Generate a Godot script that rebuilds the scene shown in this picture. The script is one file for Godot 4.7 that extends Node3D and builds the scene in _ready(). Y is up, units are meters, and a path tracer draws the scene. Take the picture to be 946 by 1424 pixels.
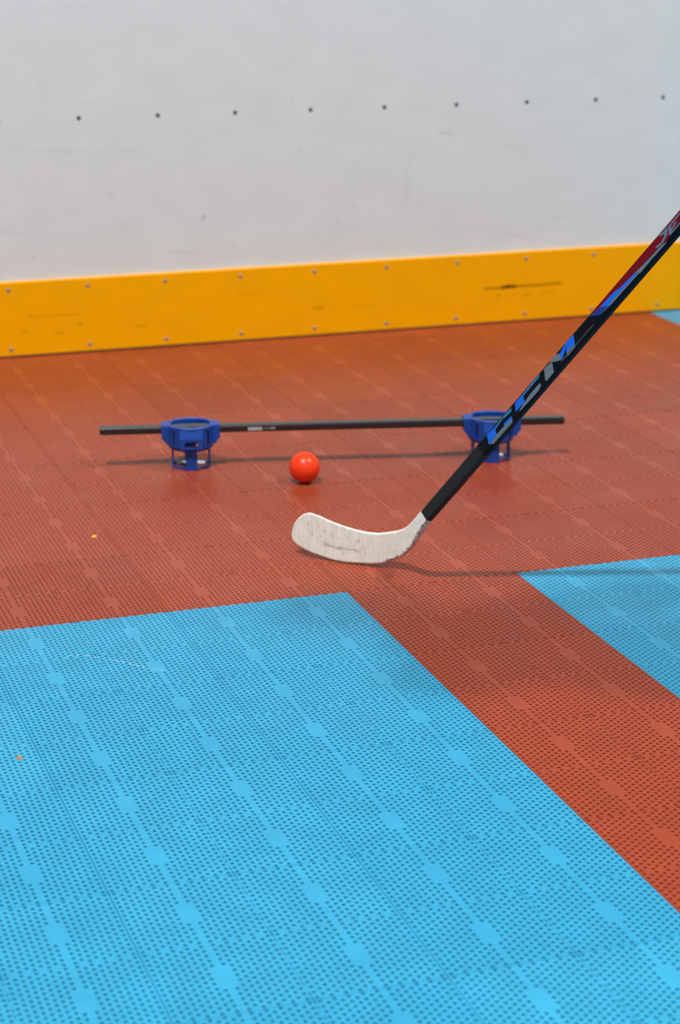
extends Node3D
# A hockey stick, an orange ball and a stickhandling trainer on a perforated tile court, in front of white rink boards with a yellow kick plate.

const MODULE := 0.165            # one square of the hole pattern; a floor tile is two by two of them
const TILE := 0.33
const BOARD_Z := -2.06           # front of the kick plate
const HOLE := 0.00275            # radius of a hole in the tiles
const COLUMN := 0.0526           # spacing of the hole columns, in modules
const FIRST := 0.0362            # first column, from the edge of the module
const ROW := 0.0724              # spacing of the holes in a column, in modules

const STICK_HEEL := Vector3(0.57543, 0.0, -0.07065)
const STICK_AXIS := Vector3(0.4374, 0.78472, 0.4392)
const STICK_FACE := Vector3(-0.87619, 0.26196, 0.40455)
const STICK_EDGE := Vector3(-0.20241, 0.56178, -0.80215)
const TAPE_END := 0.1616
# blade cross-sections from toe to hosel: centre, half height, half thickness
var blade_sections := [
	[Vector3(0.46821, 0.03615, -0.2393), Vector3(3e-05, 0.00198, -0.0005), Vector3(-0.00131, 0.00038, 0.00146)],
	[Vector3(0.46984, 0.03833, -0.23879), Vector3(0.00045, 0.00999, -0.00213), Vector3(-0.00164, 0.00046, 0.00183)],
	[Vector3(0.47336, 0.04125, -0.23637), Vector3(0.00105, 0.01836, -0.00366), Vector3(-0.00197, 0.00055, 0.00219)],
	[Vector3(0.47878, 0.04386, -0.23137), Vector3(0.00114, 0.02541, -0.00539), Vector3(-0.00214, 0.0006, 0.00237)],
	[Vector3(0.4873, 0.04632, -0.22302), Vector3(0.0014, 0.03287, -0.00701), Vector3(-0.0023, 0.00064, 0.00256)],
	[Vector3(0.49804, 0.04638, -0.21145), Vector3(0.00082, 0.03725, -0.0087), Vector3(-0.0023, 0.00065, 0.00256)],
	[Vector3(0.51257, 0.04274, -0.19524), Vector3(0.00078, 0.03719, -0.00861), Vector3(-0.0023, 0.00064, 0.00256)],
	[Vector3(0.5282, 0.03794, -0.17825), Vector3(0.00065, 0.03574, -0.00826), Vector3(-0.00237, 0.00065, 0.00263)],
	[Vector3(0.54564, 0.03504, -0.16057), Vector3(-4e-05, 0.0338, -0.00833), Vector3(-0.00247, 0.00067, 0.00274)],
	[Vector3(0.56493, 0.03399, -0.14234), Vector3(-0.00026, 0.0309, -0.00769), Vector3(-0.00263, 0.00071, 0.00293)],
	[Vector3(0.58291, 0.03386, -0.12653), Vector3(-0.00094, 0.02918, -0.00777), Vector3(-0.00297, 0.00078, 0.00329)],
	[Vector3(0.59956, 0.03572, -0.11299), Vector3(-0.00103, 0.02767, -0.00749), Vector3(-0.00346, 0.00091, 0.00384)],
	[Vector3(0.61451, 0.0414, -0.1019), Vector3(-0.00141, 0.02579, -0.00739), Vector3(-0.00395, 0.00104, 0.00439)],
	[Vector3(0.62933, 0.05203, -0.08325), Vector3(-0.00252, 0.02222, -0.00804), Vector3(-0.00427, 0.00115, 0.00427)],
	[Vector3(0.635, 0.06696, -0.06052), Vector3(-0.00258, 0.01809, -0.00846), Vector3(-0.00503, 0.00141, 0.00398)],
	[Vector3(0.63642, 0.08511, -0.03689), Vector3(-0.0022, 0.01389, -0.00887), Vector3(-0.00593, 0.00172, 0.00364)],
	[Vector3(0.6385, 0.10542, -0.01555), Vector3(-0.00201, 0.01013, -0.00946), Vector3(-0.00669, 0.00199, 0.00336)],
	[Vector3(0.64612, 0.12681, 0.00032), Vector3(-0.00263, 0.0073, -0.01043), Vector3(-0.00701, 0.0021, 0.00324)]]
# printed shapes on the broad face of the shaft: ink, outline (metres along the shaft, across it)
var shaft_print := [
	["blue", PackedVector2Array([Vector2(0.3628, 0.0104), Vector2(0.3856, 0.008), Vector2(0.3786, -0.0046), Vector2(0.355, -0.0061)])],
	["teal", PackedVector2Array([Vector2(0.3856, 0.008), Vector2(0.41, 0.0094), Vector2(0.4331, 0.0092), Vector2(0.4295, 0.0035), Vector2(0.4119, 0.0049), Vector2(0.4079, 0.0068), Vector2(0.3845, 0.0045)])],
	["blue", PackedVector2Array([Vector2(0.4037, -0.0011), Vector2(0.424, -0.0032), Vector2(0.4223, -0.0079), Vector2(0.4009, -0.0057)])],
	["silver", PackedVector2Array([Vector2(0.3573, -0.0073), Vector2(0.3634, -0.0122), Vector2(0.4181, -0.013), Vector2(0.4223, -0.0079), Vector2(0.4003, -0.0052), Vector2(0.3786, -0.0046)])],
	["blue", PackedVector2Array([Vector2(0.4438, 0.0089), Vector2(0.4669, 0.009), Vector2(0.4603, -0.0043), Vector2(0.4358, -0.0035)])],
	["teal", PackedVector2Array([Vector2(0.4669, 0.009), Vector2(0.4892, 0.0096), Vector2(0.5136, 0.0104), Vector2(0.5129, 0.0064), Vector2(0.4883, 0.0059), Vector2(0.4652, 0.0056)])],
	["silver", PackedVector2Array([Vector2(0.441, -0.0079), Vector2(0.4471, -0.0098), Vector2(0.4961, -0.0109), Vector2(0.5048, -0.0076), Vector2(0.5054, -0.0027), Vector2(0.4837, -0.0024), Vector2(0.4603, -0.0043)])],
	["silver", PackedVector2Array([Vector2(0.5275, 0.0097), Vector2(0.5482, 0.0075), Vector2(0.5391, -0.01), Vector2(0.5174, -0.0104), Vector2(0.5185, -0.0051)])],
	["silver", PackedVector2Array([Vector2(0.5482, 0.0075), Vector2(0.5418, 0.0102), Vector2(0.5603, 0.0119), Vector2(0.5681, 0.0059), Vector2(0.5647, -0.0034), Vector2(0.5613, -0.0037), Vector2(0.5488, 0.0051)])],
	["blue", PackedVector2Array([Vector2(0.5681, 0.0059), Vector2(0.589, 0.0107), Vector2(0.5812, 0.002), Vector2(0.5646, -0.0061), Vector2(0.5647, -0.0034)])],
	["blue", PackedVector2Array([Vector2(0.589, 0.0107), Vector2(0.6105, 0.01), Vector2(0.6019, -0.0042), Vector2(0.5794, -0.0035)])],
	["silver", PackedVector2Array([Vector2(0.5794, -0.0035), Vector2(0.6017, -0.0044), Vector2(0.5995, -0.0091), Vector2(0.5774, -0.0097)])],
	["gold", PackedVector2Array([Vector2(0.5626, -0.0059), Vector2(0.65, -0.0064), Vector2(0.6505, -0.0083), Vector2(0.5629, -0.0081)])],
	["navy", PackedVector2Array([Vector2(0.653, 0.0091), Vector2(0.6788, 0.0054), Vector2(0.6927, -0.0063), Vector2(0.6712, -0.0051)])],
	["blue", PackedVector2Array([Vector2(0.6788, 0.0054), Vector2(0.7126, 0.0042), Vector2(0.7295, 0.0002), Vector2(0.771, -0.0032), Vector2(0.764, -0.0068), Vector2(0.7331, -0.0053), Vector2(0.7018, -0.0038), Vector2(0.6927, -0.0063)])],
	["silver", PackedVector2Array([Vector2(0.6712, -0.0051), Vector2(0.6927, -0.0063), Vector2(0.7018, -0.0038), Vector2(0.7331, -0.0053), Vector2(0.764, -0.0068), Vector2(0.794, -0.0057), Vector2(0.7903, -0.01), Vector2(0.7624, -0.0087), Vector2(0.6986, -0.0078)])],
	["red", PackedVector2Array([Vector2(0.6539, 0.009), Vector2(0.6775, 0.0113), Vector2(0.8093, 0.0128), Vector2(0.7984, -0.0003), Vector2(0.771, -0.0032), Vector2(0.7295, 0.0002), Vector2(0.7126, 0.0042), Vector2(0.6788, 0.0054)])],
	["red", PackedVector2Array([Vector2(0.7511, 0.011), Vector2(0.8358, 0.011), Vector2(0.8593, 0.0106), Vector2(0.895, 0.0133), Vector2(0.8822, -0.002), Vector2(0.8455, -0.0078), Vector2(0.814, -0.0045), Vector2(0.7644, -0.0024)])],
	["silver", PackedVector2Array([Vector2(0.7655, -0.0029), Vector2(0.7728, -0.0106), Vector2(0.8035, -0.0099), Vector2(0.8388, -0.0104), Vector2(0.8428, -0.0092), Vector2(0.8301, -0.0066), Vector2(0.8099, -0.0057)])],
	["steel", PackedVector2Array([Vector2(0.838, 0.01), Vector2(0.8485, 0.0084), Vector2(0.8581, 0.0091), Vector2(0.8568, 0.0049), Vector2(0.8493, -0.0023), Vector2(0.8355, -0.0054), Vector2(0.823, -0.0044), Vector2(0.8202, -0.0014), Vector2(0.8232, -0.0005), Vector2(0.8338, -0.0022), Vector2(0.8432, 0.0002), Vector2(0.8469, 0.0046), Vector2(0.8383, 0.0069)])],
	["steel", PackedVector2Array([Vector2(0.8606, 0.0077), Vector2(0.891, 0.0086), Vector2(0.8886, 0.0057), Vector2(0.8647, 0.0047), Vector2(0.8625, 0.0002), Vector2(0.8755, 0.0034), Vector2(0.8754, 0.0006), Vector2(0.8616, -0.003), Vector2(0.8595, -0.0043), Vector2(0.8807, -0.0038), Vector2(0.8786, -0.0063), Vector2(0.8543, -0.007), Vector2(0.8521, -0.0052)])]]
var edge_print := [
	PackedVector2Array([Vector2(0.2108, 0.0036), Vector2(0.2264, 0.0027), Vector2(0.2227, -0.0051), Vector2(0.2103, -0.0025)]),
	PackedVector2Array([Vector2(0.2287, 0.0025), Vector2(0.2396, 0.0032), Vector2(0.2382, -0.0049), Vector2(0.226, -0.0044)]),
	PackedVector2Array([Vector2(0.2419, 0.0029), Vector2(0.255, 0.0033), Vector2(0.2516, -0.0065), Vector2(0.2384, -0.007)]),
	PackedVector2Array([Vector2(0.2572, 0.0031), Vector2(0.2681, 0.0038), Vector2(0.2647, -0.0061), Vector2(0.2528, -0.0077)]),
	PackedVector2Array([Vector2(0.2724, 0.0053), Vector2(0.2832, 0.006), Vector2(0.2809, -0.004), Vector2(0.2679, -0.0055)])]
# scuffs on the boards: path (metres along the wall, above the floor), width in mm, strength
var board_scuffs := [
	[[Vector2(1.415, 0.504), Vector2(1.384, 0.456), Vector2(1.387, 0.381), Vector2(1.368, 0.342), Vector2(1.343, 0.319)], 2.5, 0.13],
	[[Vector2(1.478, 0.545), Vector2(1.517, 0.542)], 4, 0.2],
	[[Vector2(0.28, 0.549), Vector2(0.445, 0.534), Vector2(0.622, 0.53)], 3, 0.07],
	[[Vector2(0.699, 0.255), Vector2(0.769, 0.251)], 4, 0.1],
	[[Vector2(0.797, 0.341), Vector2(0.803, 0.348)], 5, 0.4],
	[[Vector2(0.547, 0.42), Vector2(0.553, 0.416)], 4, 0.2],
	[[Vector2(0.404, 0.692), Vector2(0.46, 0.67), Vector2(0.516, 0.655)], 3, 0.07],
	[[Vector2(0.939, 0.613), Vector2(0.979, 0.655)], 3, 0.08],
	[[Vector2(1.046, 0.649), Vector2(1.054, 0.645)], 5, 0.12],
	[[Vector2(1.063, 0.511), Vector2(1.076, 0.518)], 4, 0.16],
	[[Vector2(0.876, 0.265), Vector2(0.882, 0.264)], 4, 0.14],
	[[Vector2(0.33, 0.268), Vector2(0.336, 0.264)], 5, 0.12],
	[[Vector2(0.366, 0.713), Vector2(0.371, 0.711)], 5, 0.12],
	[[Vector2(1.68, 0.5), Vector2(1.691, 0.5)], 4, 0.12],
	[[Vector2(1.224, 0.355), Vector2(1.231, 0.353)], 4, 0.14],
	[[Vector2(1.945, 0.341), Vector2(1.952, 0.338)], 4, 0.12],
	[[Vector2(1.702, 0.254), Vector2(1.736, 0.242)], 5, 0.12],
	[[Vector2(1.221, 0.667), Vector2(1.215, 0.64)], 3, 0.07],
	[[Vector2(1.506, 0.523), Vector2(1.519, 0.52)], 4, 0.1],
	[[Vector2(0.248, 0.335), Vector2(0.304, 0.326)], 5, 0.08],
	[[Vector2(0.564, 0.343), Vector2(0.597, 0.336)], 5, 0.07],
	[[Vector2(0.79, 0.293), Vector2(0.84, 0.296)], 3, 0.06],
	[[Vector2(1.177, 0.31), Vector2(1.183, 0.315)], 4, 0.12],
	[[Vector2(1.325, 0.414), Vector2(1.331, 0.411)], 4, 0.1],
	[[Vector2(1.828, 0.293), Vector2(1.94, 0.293)], 5, 0.05],
	[[Vector2(0.639, 0.567), Vector2(0.668, 0.57)], 18, 0.03],
	[[Vector2(1.401, 0.773), Vector2(1.413, 0.778)], 5, 0.07],
	[[Vector2(1.924, 0.699), Vector2(1.957, 0.7)], 5, 0.06]]
var kick_scuffs := [
	[[Vector2(1.617, 0.1), Vector2(1.655, 0.099), Vector2(1.693, 0.1), Vector2(1.733, 0.101), Vector2(1.789, 0.1), Vector2(1.857, 0.102)], 3.2, 0.45],
	[[Vector2(1.673, 0.099), Vector2(1.693, 0.102), Vector2(1.713, 0.101)], 5, 0.75],
	[[Vector2(0.314, 0.105), Vector2(0.443, 0.103)], 4, 0.1],
	[[Vector2(0.605, 0.059), Vector2(0.625, 0.059)], 5, 0.13],
	[[Vector2(1.107, 0.077), Vector2(1.137, 0.077)], 4, 0.2],
	[[Vector2(0.295, 0.066), Vector2(0.304, 0.067)], 5, 0.12],
	[[Vector2(0.448, 0.077), Vector2(0.454, 0.075)], 4, 0.2],
	[[Vector2(1.741, 0.074), Vector2(1.763, 0.075)], 4, 0.12],
	[[Vector2(0.379, 0.056), Vector2(0.404, 0.053)], 4, 0.1],
	[[Vector2(1.656, 0.077), Vector2(1.665, 0.077)], 4, 0.15],
	[[Vector2(1.221, 0.074), Vector2(1.285, 0.072)], 4, 0.07],
	[[Vector2(1.79, 0.073), Vector2(1.835, 0.077)], 4, 0.07],
	[[Vector2(0.888, 0.129), Vector2(0.95, 0.13)], 4, 0.05]]

var rng := RandomNumberGenerator.new()
var names := {}

# ---------------------------------------------------------------- mesh helper
class Build:
	var v := PackedVector3Array()
	var n := PackedVector3Array()
	var uv := PackedVector2Array()
	var at := PackedInt32Array()
	func tri(a: Vector3, b: Vector3, c: Vector3, na: Vector3, nb: Vector3, nc: Vector3, ta := Vector2.ZERO, tb := Vector2.ZERO, tc := Vector2.ZERO) -> void:
		var k := v.size()
		v.append(a); v.append(b); v.append(c)
		n.append(na); n.append(nb); n.append(nc)
		uv.append(ta); uv.append(tb); uv.append(tc)
		if (b - a).cross(c - a).dot(na + nb + nc) < 0.0:
			at.append(k); at.append(k + 1); at.append(k + 2)
		else:
			at.append(k); at.append(k + 2); at.append(k + 1)
	func flat(a: Vector3, b: Vector3, c: Vector3, out: Vector3) -> void:
		var m := (b - a).cross(c - a).normalized()
		if m.dot(out) < 0.0:
			m = -m
		tri(a, b, c, m, m, m)
	func quad(a: Vector3, b: Vector3, c: Vector3, d: Vector3, out: Vector3) -> void:
		flat(a, b, c, out)
		flat(a, c, d, out)
	func quad_uv(a: Vector3, b: Vector3, c: Vector3, d: Vector3, m: Vector3, ua: Vector2, ub: Vector2, uc: Vector2, ud: Vector2) -> void:
		tri(a, b, c, m, m, m, ua, ub, uc)
		tri(a, c, d, m, m, m, ua, uc, ud)
	func box(lo: Vector3, hi: Vector3) -> void:
		var c := (lo + hi) / 2.0
		var h := (hi - lo) / 2.0
		for ax in 3:
			for s in [-1.0, 1.0]:
				var m := Vector3.ZERO; m[ax] = s
				var p := Vector3.ZERO; p[(ax + 1) % 3] = h[(ax + 1) % 3]
				var q := Vector3.ZERO; q[(ax + 2) % 3] = h[(ax + 2) % 3]
				var o := c + m * h
				quad(o - p - q, o + p - q, o + p + q, o - p + q, m)
	func bevel_box(lo: Vector3, hi: Vector3, e: float) -> void:
		# a box with chamfered edges
		var c := (lo + hi) / 2.0
		var h := (hi - lo) / 2.0
		var i := h - Vector3(e, e, e)
		for ax in 3:
			var b := (ax + 1) % 3
			var d := (ax + 2) % 3
			for s in [-1.0, 1.0]:
				var m := Vector3.ZERO; m[ax] = s
				var o := c + m * h
				var p := Vector3.ZERO; p[b] = i[b]
				var q := Vector3.ZERO; q[d] = i[d]
				quad(o - p - q, o + p - q, o + p + q, o - p + q, m)
				for t in [-1.0, 1.0]:
					# edge between face ax(s) and face b(t)
					var m2 := Vector3.ZERO; m2[b] = t
					var l := Vector3.ZERO; l[d] = i[d]
					var e1 := c + m * h + m2 * i
					var e2 := c + m * i + m2 * h
					quad(e1 - l, e1 + l, e2 + l, e2 - l, m + m2)
		for x in [-1.0, 1.0]:
			for y in [-1.0, 1.0]:
				for z in [-1.0, 1.0]:
					var s := Vector3(x, y, z)
					flat(c + Vector3(h.x, i.y, i.z) * s, c + Vector3(i.x, h.y, i.z) * s, c + Vector3(i.x, i.y, h.z) * s, s)
	func lathe(profile: Array, sides: int, centre := Vector3.ZERO) -> void:
		# profile: Vector2(radius, height), closed at its ends when the radius is zero
		for k in profile.size() - 1:
			var p: Vector2 = profile[k]
			var q: Vector2 = profile[k + 1]
			var across := Vector2(q.y - p.y, p.x - q.x).normalized()
			for j in sides:
				var a0 := TAU * j / sides
				var a1 := TAU * (j + 1) / sides
				var d0 := Vector3(cos(a0), 0, sin(a0))
				var d1 := Vector3(cos(a1), 0, sin(a1))
				var n0 := (d0 * across.x + Vector3.UP * across.y)
				var n1 := (d1 * across.x + Vector3.UP * across.y)
				var A := centre + d0 * p.x + Vector3.UP * p.y
				var B := centre + d1 * p.x + Vector3.UP * p.y
				var C := centre + d1 * q.x + Vector3.UP * q.y
				var D := centre + d0 * q.x + Vector3.UP * q.y
				tri(A, B, C, n0, n1, n1)
				tri(A, C, D, n0, n1, n0)
	func mesh(m: Material) -> ArrayMesh:
		var r := []
		r.resize(Mesh.ARRAY_MAX)
		r[Mesh.ARRAY_VERTEX] = v
		r[Mesh.ARRAY_NORMAL] = n
		r[Mesh.ARRAY_TEX_UV] = uv
		r[Mesh.ARRAY_INDEX] = at
		var o := ArrayMesh.new()
		o.add_surface_from_arrays(Mesh.PRIMITIVE_TRIANGLES, r)
		o.surface_set_material(0, m)
		return o


# ---------------------------------------------------------------- node helpers
func numbered(called: String) -> String:
	var k: int = names.get(called, 0)
	names[called] = k + 1
	return called if k == 0 else "%s_%03d" % [called, k]

func put(called: String, b: Build, m: Material, parent: Node) -> MeshInstance3D:
	var o := MeshInstance3D.new()
	o.mesh = b.mesh(m)
	o.name = called
	parent.add_child(o, true)
	return o

func thing(called: String, label: String, category: String, where := Vector3.ZERO, group := "") -> Node3D:
	var o := Node3D.new()
	o.name = numbered(called)
	add_child(o)
	o.position = where
	o.set_meta("label", label)
	o.set_meta("category", category)
	if group:
		o.set_meta("group", group)
	return o

func structure(called: String, label: String) -> Node3D:
	var o := Node3D.new()
	o.name = called
	add_child(o)
	o.set_meta("kind", "structure")
	o.set_meta("label", label)
	return o

func shell(called: String, lo: Vector3, hi: Vector3, m: Material, label: String) -> MeshInstance3D:
	var b := Build.new()
	b.box(lo, hi)
	var o := put(called, b, m, self)
	o.set_meta("kind", "structure")
	o.set_meta("label", label)
	return o

# ---------------------------------------------------------------- materials
func base(r: float, g: float, b: float) -> Color:   # a measured (linear) base colour
	return Color(r, g, b).linear_to_srgb()

func plain(c: Color, rough: float, spec := 0.5) -> StandardMaterial3D:
	var m := StandardMaterial3D.new()
	m.albedo_color = c
	m.roughness = rough
	m.metallic_specular = spec
	return m

func noise_image(size: int, freq: float, low: float, high: float, seed_value: int, octaves := 4) -> Image:
	var f := FastNoiseLite.new()
	f.seed = seed_value
	f.noise_type = FastNoiseLite.TYPE_SIMPLEX_SMOOTH
	f.frequency = freq
	f.fractal_octaves = octaves
	var s := f.get_seamless_image(size, size)
	var o := Image.create(size, size, true, Image.FORMAT_RGB8)
	for y in size:
		for x in size:
			var k := lerpf(low, high, s.get_pixel(x, y).r)
			o.set_pixel(x, y, Color(k, k, k))
	o.generate_mipmaps()
	return o

func rough_plastic(c: Color, rough: float, tex: Texture2D, rough_tex: Texture2D, scale: float) -> StandardMaterial3D:
	var m := plain(c, rough, 0.42)
	m.albedo_texture = tex
	m.roughness_texture = rough_tex
	m.uv1_triplanar = true
	m.uv1_world_triplanar = true
	m.uv1_scale = Vector3.ONE * scale
	return m

# a board texture: base tone with fine mottling and the scuffs where they are
func board_image(w: int, h: int, span: Vector2, origin: Vector2, tone: Color, mark: Color, strokes: Array, strength: float, seed_value: int) -> Image:
	var o := Image.create(w, h, true, Image.FORMAT_RGB8)
	var f := FastNoiseLite.new()
	f.seed = seed_value
	f.frequency = 0.012
	f.fractal_octaves = 4
	for y in h:
		for x in w:
			var k := 1.0 + 0.018 * f.get_noise_2d(x, y * 1.6)
			o.set_pixel(x, y, Color(tone.r * k, tone.g * k, tone.b * k))
	var px := w / span.x
	var py := h / span.y
	var r := RandomNumberGenerator.new()
	r.seed = seed_value
	for s in strokes:
		var pts: Array = s[0]
		var wide: float = s[1] * 0.001
		for k in pts.size() - 1:
			var a: Vector2 = pts[k]
			var b: Vector2 = pts[k + 1]
			var lo := Vector2(minf(a.x, b.x), minf(a.y, b.y)) - Vector2.ONE * wide * 2.0
			var hi := Vector2(maxf(a.x, b.x), maxf(a.y, b.y)) + Vector2.ONE * wide * 2.0
			for y in range(int((span.y - (hi.y - origin.y)) * py), int((span.y - (lo.y - origin.y)) * py) + 1):
				for x in range(int((lo.x - origin.x) * px), int((hi.x - origin.x) * px) + 1):
					if x < 0 or y < 0 or x >= w or y >= h:
						continue
					var p := Vector2(origin.x + x / px, origin.y + span.y - y / py)
					var near := Geometry2D.get_closest_point_to_segment(p, a, b)
					var d := p.distance_to(near) / wide
					var g := clampf(1.3 - d, 0.0, 1.0) * float(s[2]) * strength * (0.7 + 0.6 * absf(f.get_noise_2d(x * 9.0, y * 9.0)) + r.randf() * 0.15)
					var c := o.get_pixel(x, y)
					o.set_pixel(x, y, c.lerp(mark, clampf(g, 0.0, 1.0)))
	o.generate_mipmaps()
	return o


# ---------------------------------------------------------------- floor tile
func holes_of(k: int) -> Array:           # hole heights in column k of a module, 0..1; a solid place is negative
	var r := []
	var m := mini(k, 17 - k)
	if m % 2 == 0:
		for j in 14:
			var z := 0.5 + (j - 6.5) * ROW
			r.append(-z if m == 8 and j >= 5 and j <= 8 else z)
	else:
		for j in 13:
			r.append(0.5 + (j - 6.0) * ROW)
	return r

func column_at(k: int) -> float:          # where column k of a module stands, 0..1
	return FIRST + k * COLUMN if k < 9 else 1.0 - FIRST - (17 - k) * COLUMN

func is_hole(x: float, z: float, margin := 0.0) -> bool:
	var mx := fposmod(x / MODULE, 1.0)
	var mz := fposmod(z / MODULE, 1.0)
	var m := int(round((minf(mx, 1.0 - mx) - FIRST) / COLUMN))
	if m < 0 or m > 8:
		return false
	var k := m if mx < 0.5 else 17 - m
	var cx := column_at(k)
	for h in holes_of(k):
		if h > 0 and Vector2(mx - cx, mz - h).length() * MODULE < HOLE + margin:
			return true
	return false

func pierced(b: Build, x0: float, x1: float, z0: float, z1: float, c: Vector2, deep: float) -> void:
	# a rectangle of the top surface with a round hole through it
	var sides := 16
	var inner := []
	var outer := []
	for i in sides:
		var a := TAU * i / sides
		var d := Vector2(cos(a), sin(a))
		inner.append(c + d * HOLE)
		var q := i % 4
		var p: Vector2
		if q == 2:
			p = Vector2(x1 if d.x > 0 else x0, z1 if d.y > 0 else z0)
		else:
			var tx := ((x1 if d.x > 0 else x0) - c.x) / d.x if absf(d.x) > 1e-4 else INF
			var tz := ((z1 if d.y > 0 else z0) - c.y) / d.y if absf(d.y) > 1e-4 else INF
			p = c + d * minf(tx, tz)
		outer.append(p)
	for i in sides:
		var j := (i + 1) % sides
		var a := Vector3(inner[i].x, 0, inner[i].y)
		var e := Vector3(inner[j].x, 0, inner[j].y)
		var f := Vector3(outer[j].x, 0, outer[j].y)
		var g := Vector3(outer[i].x, 0, outer[i].y)
		b.tri(a, e, f, Vector3.UP, Vector3.UP, Vector3.UP)
		b.tri(a, f, g, Vector3.UP, Vector3.UP, Vector3.UP)
		var na := Vector3(c.x - inner[i].x, 0, c.y - inner[i].y) / HOLE
		var ne := Vector3(c.x - inner[j].x, 0, c.y - inner[j].y) / HOLE
		var dn := Vector3(0, -deep, 0)
		b.tri(a, e, e + dn, na, ne, ne)
		b.tri(a, e + dn, a + dn, na, ne, na)

func level(b: Build, x0: float, x1: float, z0: float, z1: float) -> void:
	b.quad(Vector3(x0, 0, z0), Vector3(x1, 0, z0), Vector3(x1, 0, z1), Vector3(x0, 0, z1), Vector3.UP)

func tile_build(z_from: float) -> Build:
	var b := Build.new()
	var deep := 0.008
	var lip := 0.0013                    # flat top ends here, the joint begins
	var za := z_from + lip
	var zb := TILE - lip
	var half := COLUMN * MODULE / 2.0
	for mi in 2:
		# the plain band between the two halves of the module
		level(b, -MODULE + MODULE * (mi + column_at(8)) + half, -MODULE + MODULE * (mi + column_at(9)) - half, za, zb)
		for k in 18:
			var cx := -MODULE + MODULE * (mi + column_at(k))
			var list := holes_of(k)
			for mj in 2:
				for j in list.size():
					var hz: float = absf(list[j])
					var lo: float = 0.0 if j == 0 else (absf(list[j - 1]) + hz) / 2.0
					var hi: float = 1.0 if j == list.size() - 1 else (absf(list[j + 1]) + hz) / 2.0
					var z0 := maxf((mj + lo) * MODULE, za)
					var z1 := minf((mj + hi) * MODULE, zb)
					if z1 <= z0 + 0.0003:
						continue
					var cz := (mj + hz) * MODULE
					if list[j] < 0.0 or cz - HOLE < z0 + 0.0004 or cz + HOLE > z1 - 0.0004:
						level(b, cx - half, cx + half, z0, z1)
					else:
						pierced(b, cx - half, cx + half, z0, z1, Vector2(cx, cz), deep)
	# the solid bands: along both sides and beside the middle joint
	var first := MODULE * (FIRST - COLUMN / 2.0)          # from the module's edge to its first column strip
	var side := MODULE - 0.0010
	for s in [-1.0, 1.0]:
		level(b, minf(s * (MODULE - first), s * side), maxf(s * (MODULE - first), s * side), za, zb)
		var o := Vector3(s, 0.6, 0)
		b.quad(Vector3(s * side, 0, za), Vector3(s * side, 0, zb), Vector3(s * (MODULE - 0.0001), -0.0024, zb), Vector3(s * (MODULE - 0.0001), -0.0024, za), o)
		b.quad(Vector3(s * (MODULE - 0.0001), -0.0024, za), Vector3(s * (MODULE - 0.0001), -0.0024, zb), Vector3(s * (MODULE - 0.0001), -deep, zb), Vector3(s * (MODULE - 0.0001), -deep, za), Vector3(s, 0, 0))
	for e in [[za, z_from + 0.0001, -1.0], [zb, TILE - 0.0001, 1.0]]:
		var o := Vector3(0, 0.6, e[2])
		b.quad(Vector3(-side, 0, e[0]), Vector3(side, 0, e[0]), Vector3(side, -0.0026, e[1]), Vector3(-side, -0.0026, e[1]), o)
		b.quad(Vector3(-side, -0.0026, e[1]), Vector3(side, -0.0026, e[1]), Vector3(side, -deep, e[1]), Vector3(-side, -deep, e[1]), Vector3(0, 0, e[2]))
	# the joint down the middle: a fine crease with narrow slots
	var slots := []
	for mj in 2:
		for s in [[-0.05, 0.05], [0.085, 0.12], [0.23, 0.265], [0.312, 0.345], [0.455, 0.488], [0.53, 0.565], [0.68, 0.712], [0.755, 0.79], [0.895, 0.928]]:
			slots.append([maxf((mj + s[0]) * MODULE, za), minf((mj + s[1]) * MODULE, zb)])
	slots.append([2.0 * MODULE - 0.05 * MODULE, zb])
	var z := za
	var w := 0.0010
	for s in slots:
		if s[1] <= z:
			continue
		if s[0] > z:
			for g in [-1.0, 1.0]:
				level(b, minf(g * first, g * 0.00035), maxf(g * first, g * 0.00035), z, s[0])
				b.quad(Vector3(g * 0.00035, 0, z), Vector3(g * 0.00035, 0, s[0]), Vector3(0, -0.0006, s[0]), Vector3(0, -0.0006, z), Vector3(-g, 0.5, 0))
		var from := maxf(s[0], z)
		for g in [-1.0, 1.0]:
			level(b, minf(g * first, g * w), maxf(g * first, g * w), from, s[1])
			b.quad(Vector3(g * w, 0, from), Vector3(g * w, 0, s[1]), Vector3(g * w, -deep, s[1]), Vector3(g * w, -deep, from), Vector3(-g, 0, 0))
		for q in [[from, 1.0], [s[1], -1.0]]:
			b.quad(Vector3(-w, 0, q[0]), Vector3(w, 0, q[0]), Vector3(w, -deep, q[0]), Vector3(-w, -deep, q[0]), Vector3(0, 0, q[1]))
		z = s[1]
	if z < zb:
		for g in [-1.0, 1.0]:
			level(b, minf(g * first, 0.0), maxf(g * first, 0.0), z, zb)
	return b

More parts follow.
